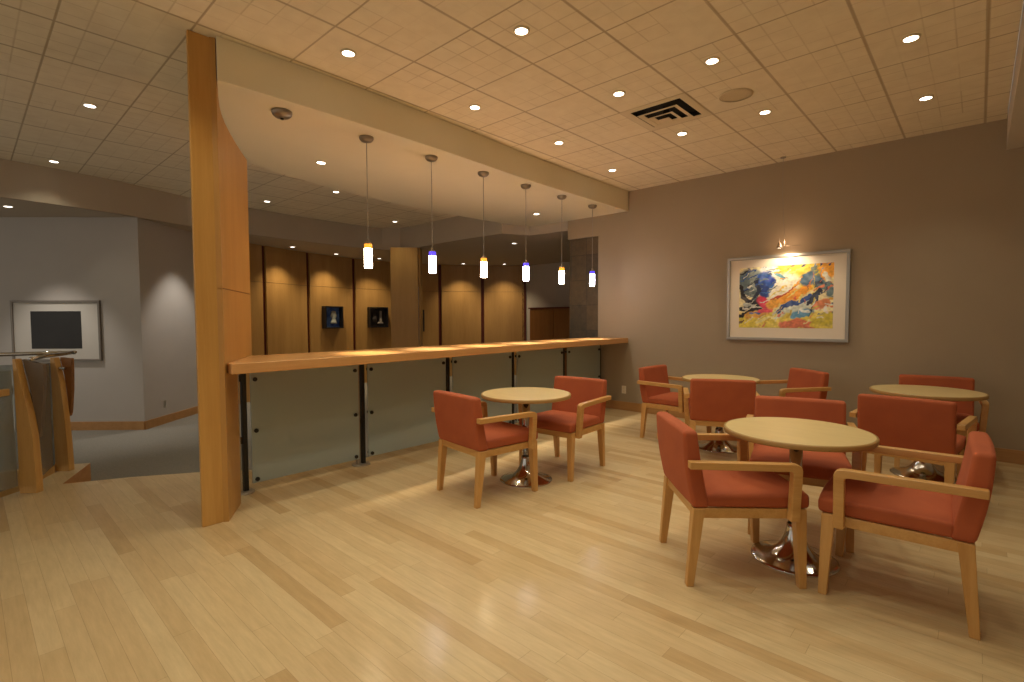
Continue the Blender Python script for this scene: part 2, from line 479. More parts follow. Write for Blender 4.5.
# ------------------------------------------------------------------ near pillar with curved wing
pil = empty('wood_pillar', (-3.79, 1.1285, 0))
tag(pil, 'tall light wood pillar with curved wing panel at the left end of the bar', 'pillar')
bm = B(); box(bm, -0.030, 0, -0.0835, 0.0835, 0, CH - 0.001); obj('post', bm, PILLARWOOD, pil, bevel=0.006)
prof = [(-0.02, 0), (0.34, 0), (0.34, 1.00), (0.87, 1.00), (0.875, 2.725), (0.66, 2.730), (0.46, 2.740), (0.30, 2.756), (0.17, 2.778), (0.09, 2.806), (0.045, 2.84), (0.022, 2.90), (0.012, 2.97), (0.01, 3.1), (0.01, CH), (-0.02, CH)]
def wing_piece(pr, t0, t1):
    bm = B(); d = Vector((-0.857, 0.515, 0)); n = Vector((-0.515, -0.857, 0))
    rings = []
    for t in (t0, t1):
        rings.append([bm.verts.new(Vector((0, 0.0835, z)) + d * s + n * t) for s, z in pr])
    k = len(pr)
    bm.faces.new(rings[0]); bm.faces.new(rings[1][::-1])
    for i in range(k): bm.faces.new((rings[0][i], rings[0][(i + 1) % k], rings[1][(i + 1) % k], rings[1][i]))
    return bm
lowp = [(-0.02, 0), (0.34, 0), (0.34, 1.00), (0.87, 1.00), (0.872, 1.604), (-0.02, 1.604)]
upp = [(-0.02, 1.610)] + [(0.872, 1.610)] + prof[4:]
obj('wing_lower', wing_piece(lowp, 0.0, 0.035), WINGWOOD, pil)
obj('wing_upper', wing_piece(upp, 0.0, 0.035), WINGWOOD, pil)
obj('wing_core', wing_piece([(0.03, 1.55), (0.86, 1.55), (0.86, 1.66), (0.03, 1.66)], 0.006, 0.030), STRIPWOOD, pil)

# ------------------------------------------------------------------ bar with frosted glass
bar = empty('bar_counter', (-4.1, 3.9, 0))
tag(bar, 'long wood topped bar counter with frosted glass panels on steel posts', 'counter')
def rel(bm): return move(bm, (4.1, -3.9, 0))
top_poly = [(-3.72, 1.228), (-3.722, 2.3), (-3.745, 3.1), (-3.78, 3.65), (-3.80, 4.15), (-3.825, 4.75), (-3.84, 5.3), (-3.85, BY - 0.001),
            (-4.43, BY - 0.001), (-4.42, 1.60), (-3.815, 1.232)]
obj('countertop', rel(prism(B(), top_poly, 1.02, 1.095)), BARWOOD, bar, bevel=0.006)
obj('top_rail', rel(box(B(), -4.36, -4.31, 1.62, BY - 0.002, 0.985, 1.019)), DARKSTEEL, bar)
PY = [1.485, 2.545, 3.605, 4.665, 5.725, 6.665]
def post():
    bm = B(); box(bm, -0.02, 0.02, -0.042, -0.014, 0.012, 1.018)
    return bm
p0 = None
for i, y in enumerate(PY):
    if p0 is None:
        p0 = obj('post', post(), BRUSHED, bar, bevel=0.003); p0.location = (-0.22, y - 3.9, 0)
        bm = B(); box(bm, -0.022, 0.022, 0.004, 0.040, 0.012, 1.018); obj('dark_bar', bm, DARKSTEEL, p0, bevel=0.003)
        for za in (0.40, 0.90): obj('spacer', box(B(), -0.012, 0.012, -0.014, 0.004, za, za + 0.055), DARKSTEEL, p0)
        bm = B(); lathe(bm, [(0.085, 0), (0.085, 0.010), (0.078, 0.014), (0, 0.014)], 28); obj('base_plate', bm, BRUSHED, p0)
    else:
        c = copy_tree(p0, bar); c.location = (-0.22, y - 3.9, 0)
for i in range(len(PY) - 1):
    a, b = PY[i] + (0.055 if i == 0 else 0.05), PY[i + 1] - 0.05
    bm = B(); box(bm, -0.006, 0.006, a - 3.9, b - 3.9, 0.075, 0.975)
    g = obj('glass_panel', bm, FROST, bar, bevel=0.002); g.location = (-0.165, 0, 0)
    for yy in (a + 0.035, b - 0.035):
        for zz in (0.915, 0.50, 0.105):
            bm = B(); lathe(bm, [(0.017, -0.05), (0.017, 0.018), (0.013, 0.023), (0, 0.023)], 16)
            bmesh.ops.rotate(bm, matrix=Matrix.Rotation(PI / 2, 3, 'Y'), verts=bm.verts[:])
            move(bm, (0, yy - 3.9, zz)); obj('standoff_bolt', bm, DARKSTEEL, g)

# ------------------------------------------------------------------ chairs
def make_chair():
    root = empty('armchair')
    bm = B()
    # seat: rounded, crowned cushion
    nx, ny = 10, 10
    def seat_pt(i, j, up):
        u = -1 + 2 * i / nx; v = -1 + 2 * j / ny
        hw = 0.276 + 0.010 * (v + 1) / 2
        x = u * hw; y = 0.045 + v * 0.262 + (0.012 * (1 - u * u) if v > 0.7 else 0)
        e = max(abs(u), abs(v)) ** 6
        z = (0.505 - 0.016 * e + 0.004 * (v)) if up else 0.418
        return (x, y, z)
    T = [[bm.verts.new(seat_pt(i, j, True)) for j in range(ny + 1)] for i in range(nx + 1)]
    Bo = [[bm.verts.new(seat_pt(i, j, False)) for j in range(ny + 1)] for i in range(nx + 1)]
    for i in range(nx):
        for j in range(ny):
            bm.faces.new((T[i][j], T[i + 1][j], T[i + 1][j + 1], T[i][j + 1]))
            bm.faces.new((Bo[i][j], Bo[i][j + 1], Bo[i + 1][j + 1], Bo[i + 1][j]))
    for k in range(nx):
        bm.faces.new((T[k][0], Bo[k][0], Bo[k + 1][0], T[k + 1][0])); bm.faces.new((T[k][ny], T[k + 1][ny], Bo[k + 1][ny], Bo[k][ny]))
        bm.faces.new((T[0][k], T[0][k + 1], Bo[0][k + 1], Bo[0][k])); bm.faces.new((T[nx][k], Bo[nx][k], Bo[nx][k + 1], T[nx][k + 1]))
    obj('seat', bm, FABRIC, root, bevel=0.02, seg=3)
    # backrest: upholstered block leaning back, wraps down to the frame
    bm = B()
    nz = 8; rows = []
    for k in range(nz + 1):
        s = k / nz; z = 0.415 + s * 0.403
        yb = -0.283 - 0.055 * s - 0.012 * math.sin(PI * s); yf = -0.195 - 0.070 * s - 0.006 * math.sin(PI * s)
        w = 0.283
        ring = []
        for (u, y) in [(-1, yb), (-0.5, yb - 0.004), (0, yb - 0.006), (0.5, yb - 0.004), (1, yb), (1, yf), (0.5, yf + 0.004), (0, yf + 0.006), (-0.5, yf + 0.004), (-1, yf)]:
            ring.append(bm.verts.new((u * w, y, z + (0.003 * (1 - u * u) if k == nz else 0))))
        rows.append(ring)
    for a, b in zip(rows, rows[1:]):
        for k in range(10): bm.faces.new((a[k], a[(k + 1) % 10], b[(k + 1) % 10], b[k]))
    bm.faces.new(rows[0][::-1]); bm.faces.new(rows[-1])
    obj('backrest', bm, FABRIC, root, bevel=0.022, seg=4)
    # frame rails
    bm = B()
    box(bm, -0.275, 0.275, 0.255, 0.280, 0.366, 0.417); box(bm, -0.270, 0.270, -0.272, -0.247, 0.366, 0.417)
    box(bm, -0.280, -0.255, -0.2469, 0.2549, 0.366, 0.417); box(bm, 0.255, 0.280, -0.2469, 0.2549, 0.366, 0.417)
    obj('seat_frame', bm, CHAIRWOOD[0], root, bevel=0.003)
    # legs
    for s in (-1, 1):
        bm = B(); taper(bm, (s * 0.266, 0.280), (0.040, 0.038), 0, (s * 0.258, 0.262), (0.056, 0.058), 0.416)
        obj('leg', bm, CHAIRWOOD[2], root, bevel=0.004)
    for s in (-1, 1):
        bm = B(); taper(bm, (s * 0.256, -0.292), (0.038, 0.038), 0, (s * 0.256, -0.252), (0.056, 0.060), 0.416)
        obj('leg', bm, CHAIRWOOD[2], root, bevel=0.004)
    # arms: flat top rail turning down into a front upright
    for s in (-1, 1):
        bm = B()
        path = [(-0.262, 0.588, 0.626)]
        outer = [(-0.318, 0.672), (0.195, 0.665), (0.216, 0.661), (0.230, 0.651), (0.236, 0.633), (0.236, 0.366)]
        inner = [(-0.318, 0.634), (0.170, 0.627), (0.182, 0.625), (0.188, 0.621), (0.190, 0.614), (0.190, 0.366)]
        def xw(y, z):
            # slight outward sweep to the front
            return 0.288 + 0.012 * max(0, (y + 0.26) / 0.5)
        ra, rb = [], []
        for (yo, zo), (yi, zi) in zip(outer, inner):
            x0 = xw(yo, zo); w = 0.046
            low = zo < 0.4
            xa = 0.281 if low else x0
            ra.append((bm.verts.new((s * xa, yo, zo)), bm.verts.new((s * (xa + w), yo, zo)), bm.verts.new((s * (xa + w), yi, zi)), bm.verts.new((s * xa, yi, zi))))
        for a, b in zip(ra, ra[1:]):
            for k in range(4): bm.faces.new((a[k], b[k], b[(k + 1) % 4], a[(k + 1) % 4]))
        bm.faces.new(ra[0]); bm.faces.new(ra[-1][::-1])
        obj('armrest', bm, CHAIRWOOD[1], root, bevel=0.005)
    return root

CH_POSES = [
    (-1.024, 2.914, 41, 'rust armchair at the left of the front table, seen from behind', 'near'),
    (-0.275, 3.190, 182, 'rust armchair at the right edge of the front table, seen from the side facing left', 'near'),
    (-0.856, 3.745, -75.5, 'rust armchair tucked behind the front table, facing the camera', 'near'),
    (-0.350, 4.865, 85, 'rust armchair with its broad back to the camera in front of the back right table', 'right'),
    (-0.275, 6.115, -86, 'rust armchair behind the back right table, close to the taupe wall', 'right'),
    (-1.865, 5.060, 114, 'rust armchair with its back to the camera in front of the table under the painting', 'back'),
    (-2.550, 5.570, -2, 'rust armchair left of the table under the painting, facing right', 'back'),
    (-1.560, 6.050, -132, 'rust armchair to the right of the table under the painting, facing left', 'back'),
    (-2.905, 2.850, 83, 'rust armchair by the bar with its back to the camera, before the small table', 'bar'),
    (-2.816, 3.747, -86.5, 'rust armchair by the bar on the far side of its table, facing the camera', 'bar')]
chair0 = make_chair()
for i, (x, y, a, lab, g) in enumerate(CH_POSES):
    o = chair0 if i == 0 else copy_tree(chair0)
    o.location = (x, y, 0); o.rotation_euler = (0, 0, math.radians(a - 90))
    tag(o, lab, 'chair', 'rust upholstered armchairs around the cafe tables')

# ------------------------------------------------------------------ tables
def make_table():
    root = empty('pedestal_table')
    bm = B(); lathe(bm, [(0, 0.722), (0.374, 0.722), (0.378, 0.726), (0.378, 0.747), (0.374, 0.753), (0, 0.753)], 72, False)
    o = obj('tabletop', bm, TABLETOP, root, bevel=0)
    bm = B(); lathe(bm, [(0.3775, 0.723), (0.384, 0.724), (0.386, 0.729), (0.386, 0.747), (0.383, 0.7515), (0.3775, 0.7522)], 72, False)
    obj('edge_band', bm, TABLEEDGE, o, smooth=True)
    bm = B(); lathe(bm, [(0.034, 0.13), (0.034, 0.705)], 32)
    obj('column', bm, CHROME, root, smooth=True)
    bm = B(); lathe(bm, [(0.0, 0.706), (0.07, 0.706), (0.085, 0.712), (0.085, 0.7215), (0, 0.7215)], 32, False)
    obj('mounting_plate', bm, DARKSTEEL, root)
    pr = [(0.224, 0.0), (0.227, 0.004), (0.225, 0.008), (0.205, 0.013), (0.18, 0.021), (0.145, 0.032), (0.115, 0.048), (0.090, 0.070), (0.072, 0.096), (0.058, 0.125), (0.048, 0.155), (0.042, 0.185), (0.0405, 0.205), (0.036, 0.207)]
    bm = B(); lathe(bm, pr, 56, False); obj('trumpet_base', bm, CHROME, root, smooth=True)
    return root
TB = [(-0.752, 3.225, 'round pale wood cafe table in the foreground on the right, among three armchairs'),
      (-2.850, 3.268, 'round pale wood cafe table beside the bar, between two armchairs'),
      (-2.010, 5.450, 'round pale wood cafe table at the back under the framed painting'),
      (-0.325, 5.700, 'round pale wood cafe table at the back right, near the taupe wall')]
tb0 = make_table()
for i, (x, y, lab) in enumerate(TB):
    o = tb0 if i == 0 else copy_tree(tb0)
    o.location = (x, y, 0)
    if i == 3: o.scale = (1.05, 1.05, 1)
    tag(o, lab, 'table', 'round pedestal cafe tables')

# ------------------------------------------------------------------ pendants
def make_pendant(warm):
    root = empty('pendant_light')
    bm = B(); lathe(bm, [(0.060, 0.0), (0.062, -0.010), (0.058, -0.024), (0.044, -0.038), (0.020, -0.046), (0, -0.047)], 32); obj('canopy', bm, SHADEHOLDER, root, smooth=True)
    bm = B(); tube(bm, [(0, 0, -0.045), (0, 0, -0.885)], 0.0032, 8); obj('cord', bm, CORD, root)
    bm = B(); lathe(bm, [(0.012, -0.880), (0.014, -0.905), (0.030, -0.912), (0.030, -0.920)], 20); obj('socket_cap', bm, SHADEHOLDER, root)
    bm = B(); lathe(bm, [(0, -0.9205), (0.033, -0.9205), (0.034, -0.925), (0.034, -0.960), (0, -0.960)], 28, False); obj('coloured_glass', bm, AMBER if warm else COBALT, root, smooth=False)
    bm = B(); lathe(bm, [(0.034, -0.9605), (0.034, -1.120), (0.032, -1.128), (0.031, -1.120), (0.031, -0.9605)], 28, False); obj('shade', bm, WARMGLASS if warm else COOLGLASS, root, smooth=False)
    return root
PN = [(-3.952, 2.434), (-3.965, 3.153), (-3.985, 3.875), (-3.990, 4.580), (-4.005, 5.305), (-4.025, 6.040)]
order = ['first', 'second', 'third', 'fourth', 'fifth', 'sixth']
pend = [make_pendant(True), make_pendant(False)]
lights = []
def spot(name, loc, e, col, size=110, blend=0.7, rad=0.04, to=None):
    l = bpy.data.lights.new(name, 'SPOT'); l.energy = e; l.color = col; l.spot_size = math.radians(size); l.spot_blend = blend; l.shadow_soft_size = rad
    o = bpy.data.objects.new(name, l); COL.objects.link(o); o.location = loc
    if to is not None:
        o.rotation_euler = (Vector(to) - Vector(loc)).to_track_quat('-Z', 'Y').to_euler()
    return o
def point(name, loc, e, col, rad=0.03):
    l = bpy.data.lights.new(name, 'POINT'); l.energy = e; l.color = col; l.shadow_soft_size = rad
    o = bpy.data.objects.new(name, l); COL.objects.link(o); o.location = loc
    return o
WARM = (1.0, 0.925, 0.71)
for i, (x, y) in enumerate(PN):
    w = i % 2 == 0
    o = pend[i % 2] if i < 2 else copy_tree(pend[i % 2])
    o.location = (x, y, SF)
    tag(o, '%s glass pendant lamp over the bar, %s from the wood pillar' % ('amber' if w else 'blue', order[i]), 'pendant lamp', 'glass pendants over the bar')
    spot('pendant_bulb', (x, y, SF - 1.135), 105, (1.0, 0.80, 0.52) if w else (1.0, 0.86, 0.68), 54, 1.0, 0.025)
cn = empty('blank_canopy', (-3.93, 1.70, SF))
tag(cn, 'dark metal ceiling canopy without a pendant, nearest the wood pillar', 'ceiling canopy')
bm = B(); lathe(bm, [(0.072, 0.0), (0.074, -0.012), (0.068, -0.030), (0.050, -0.046), (0.022, -0.054), (0, -0.055)], 32); obj('dome', bm, SHADEHOLDER, cn, smooth=True)
bm = B(); lathe(bm, [(0.012, -0.053), (0.012, -0.062), (0, -0.063)], 16); obj('cord_plug', bm, DARKSTEEL, cn)

# ------------------------------------------------------------------ downlights
def make_down(lens):
    root = empty('recessed_downlight')
    bm = B(); lathe(bm, [(0.062, 0.0), (0.080, 0.0), (0.082, -0.004), (0.076, -0.009), (0.062, -0.010)], 36, False); obj('trim_ring', bm, LOUVRE, root, smooth=True)
    bm = B(); lathe(bm, [(0.0, -0.002), (0.030, -0.003), (0.0315, -0.004)], 28, False); lathe(bm, [(0.0315, -0.004), (0.0, -0.012)], 28, False); obj('lamp', bm, lens, root)
    bm = B(); lathe(bm, [(0.0625, -0.009), (0.055, -0.004), (0.032, -0.0015)], 36, False); obj('reflector', bm, lens, root, smooth=True)
    return root
dA = None
def down(x, y, z, lab, e, group, col=WARM, dim=False, size=115, blend=0.75, light=True, to=None):
    global dA
    if dA is None: dA = [make_down(LENS), make_down(LENSDIM)]; dA.append([False, False])
    k = 1 if dim else 0
    if not dA[2][k]: o = dA[k]; dA[2][k] = True
    else: o = copy_tree(dA[k])
    o.location = (x, y, z); o.scale = (0.66, 0.66, 1)
    tag(o, lab, 'ceiling light', group)
    if light: spot('downlight_lamp', (x, y, z - 0.02), e, col, size, blend, 0.05, to or (x, y, 0))
E0 = 26
G1 = 'downlights in the tiled ceiling'
main = [(-3.30, 1.90, 'recessed downlight in the tiled ceiling, nearest the wood pillar along the soffit edge'),
        (-3.32, 3.13, 'recessed downlight along the soffit edge, second from the wood pillar'),
        (-3.33, 4.36, 'recessed downlight along the soffit edge, third from the wood pillar'),
        (-3.45, 5.62, 'recessed downlight along the soffit edge, close to the back wall corner'),
        (-2.23, 2.52, 'recessed downlight at the top centre of the picture, nearest the camera'),
        (-2.25, 3.76, 'recessed downlight just left of the black air diffuser'),
        (-2.26, 5.00, 'recessed downlight just behind the black air diffuser'),
        (-1.475, 3.75, 'recessed downlight in front of the round ceiling speaker, nearer the camera'),
        (-1.48, 5.00, 'recessed downlight behind the round ceiling speaker, towards the back wall'),
        (-0.387, 4.36, 'recessed downlight at the right of the ceiling, the one nearer the camera'),
        (-0.385, 5.62, 'recessed downlight at the right of the ceiling, the one nearer the back wall')]
for x, y, lab in main: down(x, y, CH, lab, E0, G1)
for x, y in [(-2.25, 1.27), (-2.25, 0.0), (-3.3, 0.65), (-1.475, 2.5), (-1.475, 1.27), (-0.387, 3.1), (-0.387, 1.9), (-1.475, -0.2), (-0.387, 0.5)]:
    spot('downlight_lamp', (x, y, CH - 0.02), E0, WARM, 115, 0.75, 0.05, (x, y, 0))
G2 = 'downlights over the hall at the left'
down(-5.734, 0.821, CH, 'recessed downlight in the dim tiled ceiling just left of the wood pillar', 22, G2, dim=True)
down(-8.05, 0.80, CH, 'recessed downlight in the dim tiled ceiling above the curved fascia at the left', 12, G2, dim=True)
down(-8.338, 3.339, CH, 'recessed downlight behind the soffit, just right of the wood pillar', 14, G2, dim=True)
down(-6.989, 3.786, CH, 'recessed downlight behind the soffit, left of the first amber pendant cord', 14, G2, dim=True)
down(-8.30, 5.70, CH, 'recessed downlight in the ceiling above the far wood column', 14, G2, dim=True)
COOL = (1.0, 0.93, 0.84)
G3 = 'downlights under the bar soffit'
down(-4.904, 2.501, SF, 'recessed downlight under the soffit, left of the first amber pendant', 16, G3)
down(-4.95, 5.926, SF, 'recessed downlight under the soffit, between the fourth and fifth pendants', 16, G3)
G4 = 'downlights in the low ceiling along the walls'
down(-8.978, 0.443, LC, 'recessed downlight in the low ceiling at the far left edge of the picture', 95, G4, COOL, True, 80, 0.6)
down(-8.80, 2.62, LC, 'recessed downlight beside the wood pillar, above the grey return wall', 95, G4, COOL, True, 80, 0.6)
WP = (1.0, 0.80, 0.50)
down(-10.02, 4.48, LC, 'recessed downlight over the curved wood wall, nearest the wood pillar', 92, G4, WP, True, 105, 1.0)
down(-10.42, 5.62, LC, 'recessed downlight over the curved wood wall, above the blue shadow box', 92, G4, WP, True, 105, 1.0)
down(-10.48, 6.75, LC, 'recessed downlight over the curved wood wall, above the grey shadow box', 92, G4, WP, True, 105, 1.0, True)
down(-9.92, 8.90, LC, 'recessed downlight over the panel right of the far wood column', 92, G4, WP, True, 105, 1.0)
down(-9.22, 9.72, LC, 'recessed downlight over the last wood panel before the grey end wall', 92, G4, WP, True, 105, 1.0)
down(-6.536, 7.158, LC, 'recessed downlight in the low ceiling left of the slate wall', 25, G4, COOL, True)

# ------------------------------------------------------------------ air diffuser and speaker
vd = empty('air_diffuser', (-2.155, 4.425, CH))
tag(vd, 'square ceiling air diffuser with black stepped louvre gaps', 'air diffuser')
def sqring(bm, h0, z0, h1, z1, t=0.004):
    a = [bm.verts.new((sx * h0, sy * h0, z0)) for sx, sy in ((-1, -1), (1, -1), (1, 1), (-1, 1))]
    b = [bm.verts.new((sx * h1, sy * h1, z1)) for sx, sy in ((-1, -1), (1, -1), (1, 1), (-1, 1))]
    a2 = [bm.verts.new((v.co.x * (h0 - t) / h0, v.co.y * (h0 - t) / h0, z0 + t)) for v in a]
    b2 = [bm.verts.new((v.co.x * (h1 - t) / h1, v.co.y * (h1 - t) / h1, z1 + t)) for v in b]
    for k in range(4):
        j = (k + 1) % 4
        bm.faces.new((a[k], a[j], b[j], b[k])); bm.faces.new((a2[j], a2[k], b2[k], b2[j]))
        bm.faces.new((b[k], b[j], b2[j], b2[k])); bm.faces.new((a[j], a[k], a2[k], a2[j]))
    return bm
bm = B(); box(bm, -0.261, 0.261, -0.261, 0.261, 0.050, 0.056)
for sx in (-1, 1):
    box(bm, min(sx * 0.261, sx * 0.257), max(sx * 0.261, sx * 0.257), -0.261, 0.261, 0.0, 0.0499)
    box(bm, -0.2569, 0.2569, min(sx * 0.261, sx * 0.257), max(sx * 0.261, sx * 0.257), 0.0, 0.0499)
obj('plenum', bm, DUCT, vd)
bm = B(); sqring(bm, 0.236, -0.005, 0.304, -0.004, 0.003); obj('frame', bm, LOUVRE, vd)
bm = B(); sqring(bm, 0.150, -0.026, 0.190, -0.032, 0.004); obj('louvre', bm, LOUVRE, vd)
bm = B(); sqring(bm, 0.080, -0.042, 0.115, -0.048, 0.004); obj('louvre', bm, LOUVRE, vd)
bm = B(); box(bm, -0.050, 0.050, -0.050, 0.050, -0.066, -0.060); obj('centre_plate', bm, LOUVRE, vd)
bm = B(); box(bm, -0.005, 0.005, -0.05, 0.05, -0.0599, 0.05); obj('hanger', bm, DUCT, vd)
sp_ = empty('ceiling_speaker', (-1.552, 4.465, CH))
tag(sp_, 'round tan speaker grille in the tiled ceiling right of the diffuser', 'speaker')
bm = B(); lathe(bm, [(0.118, 0), (0.132, 0), (0.132, -0.006), (0.118, -0.010)], 40, False); obj('rim', bm, SPEAKERGRILLE, sp_, smooth=True)
bm = B(); lathe(bm, [(0, -0.008), (0.08, -0.0075), (0.118, -0.005)], 40, False); obj('grille', bm, SPEAKERGRILLE, sp_)
# ceiling vents over the hall, behind the soffit
for x, y, lab in ((-6.6, 3.25, 'small round vent in the dim ceiling behind the soffit'),):
    v_ = obj('ceiling_vent', lathe(B(), [(0.12, 0), (0.12, -0.008), (0.06, -0.012), (0, -0.012)], 28), SPEAKERGRILLE); v_.location = (x, y, CH)
    tag(v_, lab, 'vent')

# ------------------------------------------------------------------ painting
def paint(nu, nv):
    U = lambda *c: tuple(srgb(*c)[:3])
    strokes = [  # polyline (u, v from top), half width, colour, softness
        ([(0.5, 0.5)], 0.9, U(238, 226, 176), 0.5),
        ([(0.55, 0.10), (0.75, 0.12)], 0.20, U(240, 204, 70), 0.5), ([(0.95, 0.02), (0.93, 0.12)], 0.10, U(232, 160, 20), 0.3),
        ([(0.05, 0.90), (0.45, 0.86), (0.95, 0.92)], 0.11, U(232, 212, 84), 0.5),
        ([(0.30, 0.04), (0.40, 0.10)], 0.07, U(240, 240, 236), 0.5), ([(0.42, 0.36), (0.52, 0.30)], 0.13, U(255, 248, 226), 0.6),
        ([(0.08, 0.18), (0.14, 0.34)], 0.11, U(92, 112, 118), 0.4), ([(0.18, 0.10), (0.20, 0.30)], 0.06, U(150, 164, 160), 0.5),
        ([(0.27, 0.20), (0.33, 0.24)], 0.08, U(36, 84, 178), 0.4), ([(0.26, 0.34), (0.28, 0.42)], 0.06, U(28, 62, 140), 0.4),
        ([(0.34, 0.22), (0.40, 0.24)], 0.025, U(24, 60, 170), 0.3), ([(0.44, 0.12), (0.49, 0.20)], 0.025, U(110, 170, 190), 0.4),
        ([(0.20, 0.22), (0.21, 0.40), (0.18, 0.55)], 0.025, U(26, 40, 70), 0.3),
        ([(0.02, 0.30), (0.04, 0.48), (0.10, 0.58), (0.22, 0.57)], 0.028, U(16, 20, 30), 0.25),
        ([(0.0, 0.80), (0.10, 0.73), (0.20, 0.68), (0.28, 0.60)], 0.022, U(20, 22, 34), 0.25),
        ([(0.0, 0.70), (0.09, 0.66), (0.14, 0.64)], 0.018, U(20, 26, 40), 0.25), ([(0.06, 0.62), (0.18, 0.64)], 0.02, U(190, 196, 190), 0.3),
        ([(0.10, 0.80), (0.30, 0.74)], 0.04, U(226, 170, 80), 0.5),
        ([(0.27, 0.56), (0.33, 0.66)], 0.055, U(226, 50, 84), 0.4), ([(0.24, 0.72), (0.36, 0.70)], 0.028, U(230, 84, 100), 0.5),
        ([(0.36, 0.62), (0.46, 0.56), (0.60, 0.44)], 0.05, U(246, 176, 60), 0.5), ([(0.52, 0.54), (0.66, 0.46), (0.74, 0.36)], 0.045, U(240, 158, 36), 0.4),
        ([(0.36, 0.54), (0.46, 0.49), (0.56, 0.40), (0.64, 0.28), (0.70, 0.20)], 0.010, U(190, 62, 30), 0.4),
        ([(0.72, 0.24), (0.80, 0.20), (0.86, 0.30)], 0.060, U(76, 108, 134), 0.4), ([(0.80, 0.08), (0.83, 0.16)], 0.03, U(120, 132, 110), 0.5),
        ([(0.86, 0.34), (0.96, 0.36), (0.98, 0.46)], 0.040, U(96, 122, 128), 0.4), ([(0.92, 0.16), (0.96, 0.28)], 0.02, U(220, 220, 205), 0.5),
        ([(0.82, 0.34), (0.86, 0.30)], 0.02, U(30, 44, 74), 0.3),
        ([(0.42, 0.80), (0.52, 0.70), (0.66, 0.66), (0.78, 0.60)], 0.05, U(216, 226, 214), 0.5),
        ([(0.44, 0.76), (0.50, 0.66), (0.58, 0.61), (0.68, 0.57), (0.78, 0.50)], 0.025, U(42, 78, 150), 0.25),
        ([(0.76, 0.60), (0.83, 0.50), (0.86, 0.42)], 0.024, U(24, 36, 66), 0.25), ([(0.86, 0.48), (0.83, 0.66), (0.76, 0.78)], 0.016, U(30, 50, 84), 0.3),
        ([(0.62, 0.79), (0.74, 0.74)], 0.042, U(96, 158, 198), 0.4), ([(0.70, 0.70), (0.76, 0.74)], 0.014, U(236, 240, 236), 0.4),
        ([(0.86, 0.66), (0.94, 0.60)], 0.05, U(222, 136, 84), 0.4), ([(0.52, 0.98), (0.66, 0.92), (0.78, 0.97)], 0.055, U(226, 124, 84), 0.3),
        ([(0.84, 0.92), (0.96, 0.84)], 0.06, U(214, 196, 44), 0.4), ([(0.94, 0.68), (0.94, 0.76)], 0.018, U(250, 240, 226), 0.4),  # last stroke: a ceiling lamp's reflection, put into the pigment as a pale spot
        ([(0.0, 0.94), (0.05, 0.88)], 0.012, U(120, 92, 60), 0.4), ([(0.20, 0.92), (0.42, 0.80)], 0.018, U(236, 226, 150), 0.5)]
    cols = []
    asp = 1.42
    rnd = random.Random(11)
    pal_l = [U(20, 30, 50), U(40, 80, 150), U(110, 130, 136), U(230, 230, 222), U(16, 18, 26), U(90, 110, 120), U(60, 110, 180)]
    pal_m = [U(250, 240, 210), U(244, 206, 90), U(240, 170, 60), U(255, 250, 236), U(226, 90, 70), U(230, 214, 120)]
    pal_r = [U(40, 60, 96), U(110, 140, 160), U(232, 176, 50), U(236, 236, 226), U(200, 180, 60), U(80, 104, 110), U(220, 120, 70)]
    pal_b = [U(222, 200, 70), U(236, 226, 160), U(206, 176, 60), U(226, 130, 90), U(236, 230, 200)]
    small = []
    for _ in range(150):
        x0 = rnd.random(); y0 = rnd.random()
        pal = pal_b if y0 > 0.80 else pal_l if x0 < 0.34 else pal_m if x0 < 0.66 else pal_r
        ang = -0.65 + 0.9 * math.sin(x0 * 5.0 + y0 * 3.0) * 0.6 + rnd.uniform(-0.35, 0.35); cv = rnd.uniform(-0.9, 0.9); L_ = rnd.uniform(0.03, 0.13)
        pp = [(x0, y0)]
        for q in range(4):
            a_ = ang + cv * q / 4; x0 += math.cos(a_) * L_ / 4; y0 += math.sin(a_) * L_ / 4; pp.append((x0, y0))
        small.append((pp, rnd.uniform(0.003, 0.011), rnd.choice(pal), 0.6))
    strokes = strokes[:12] + small[:70] + strokes[12:] + small[70:]
    boxes = []
    for pts, w, col, soft in strokes:
        m_ = w * 2.2 + 0.07
        boxes.append((min(p[0] for p in pts) - m_, max(p[0] for p in pts) + m_, min(p[1] for p in pts) - m_ * asp, max(p[1] for p in pts) + m_ * asp))
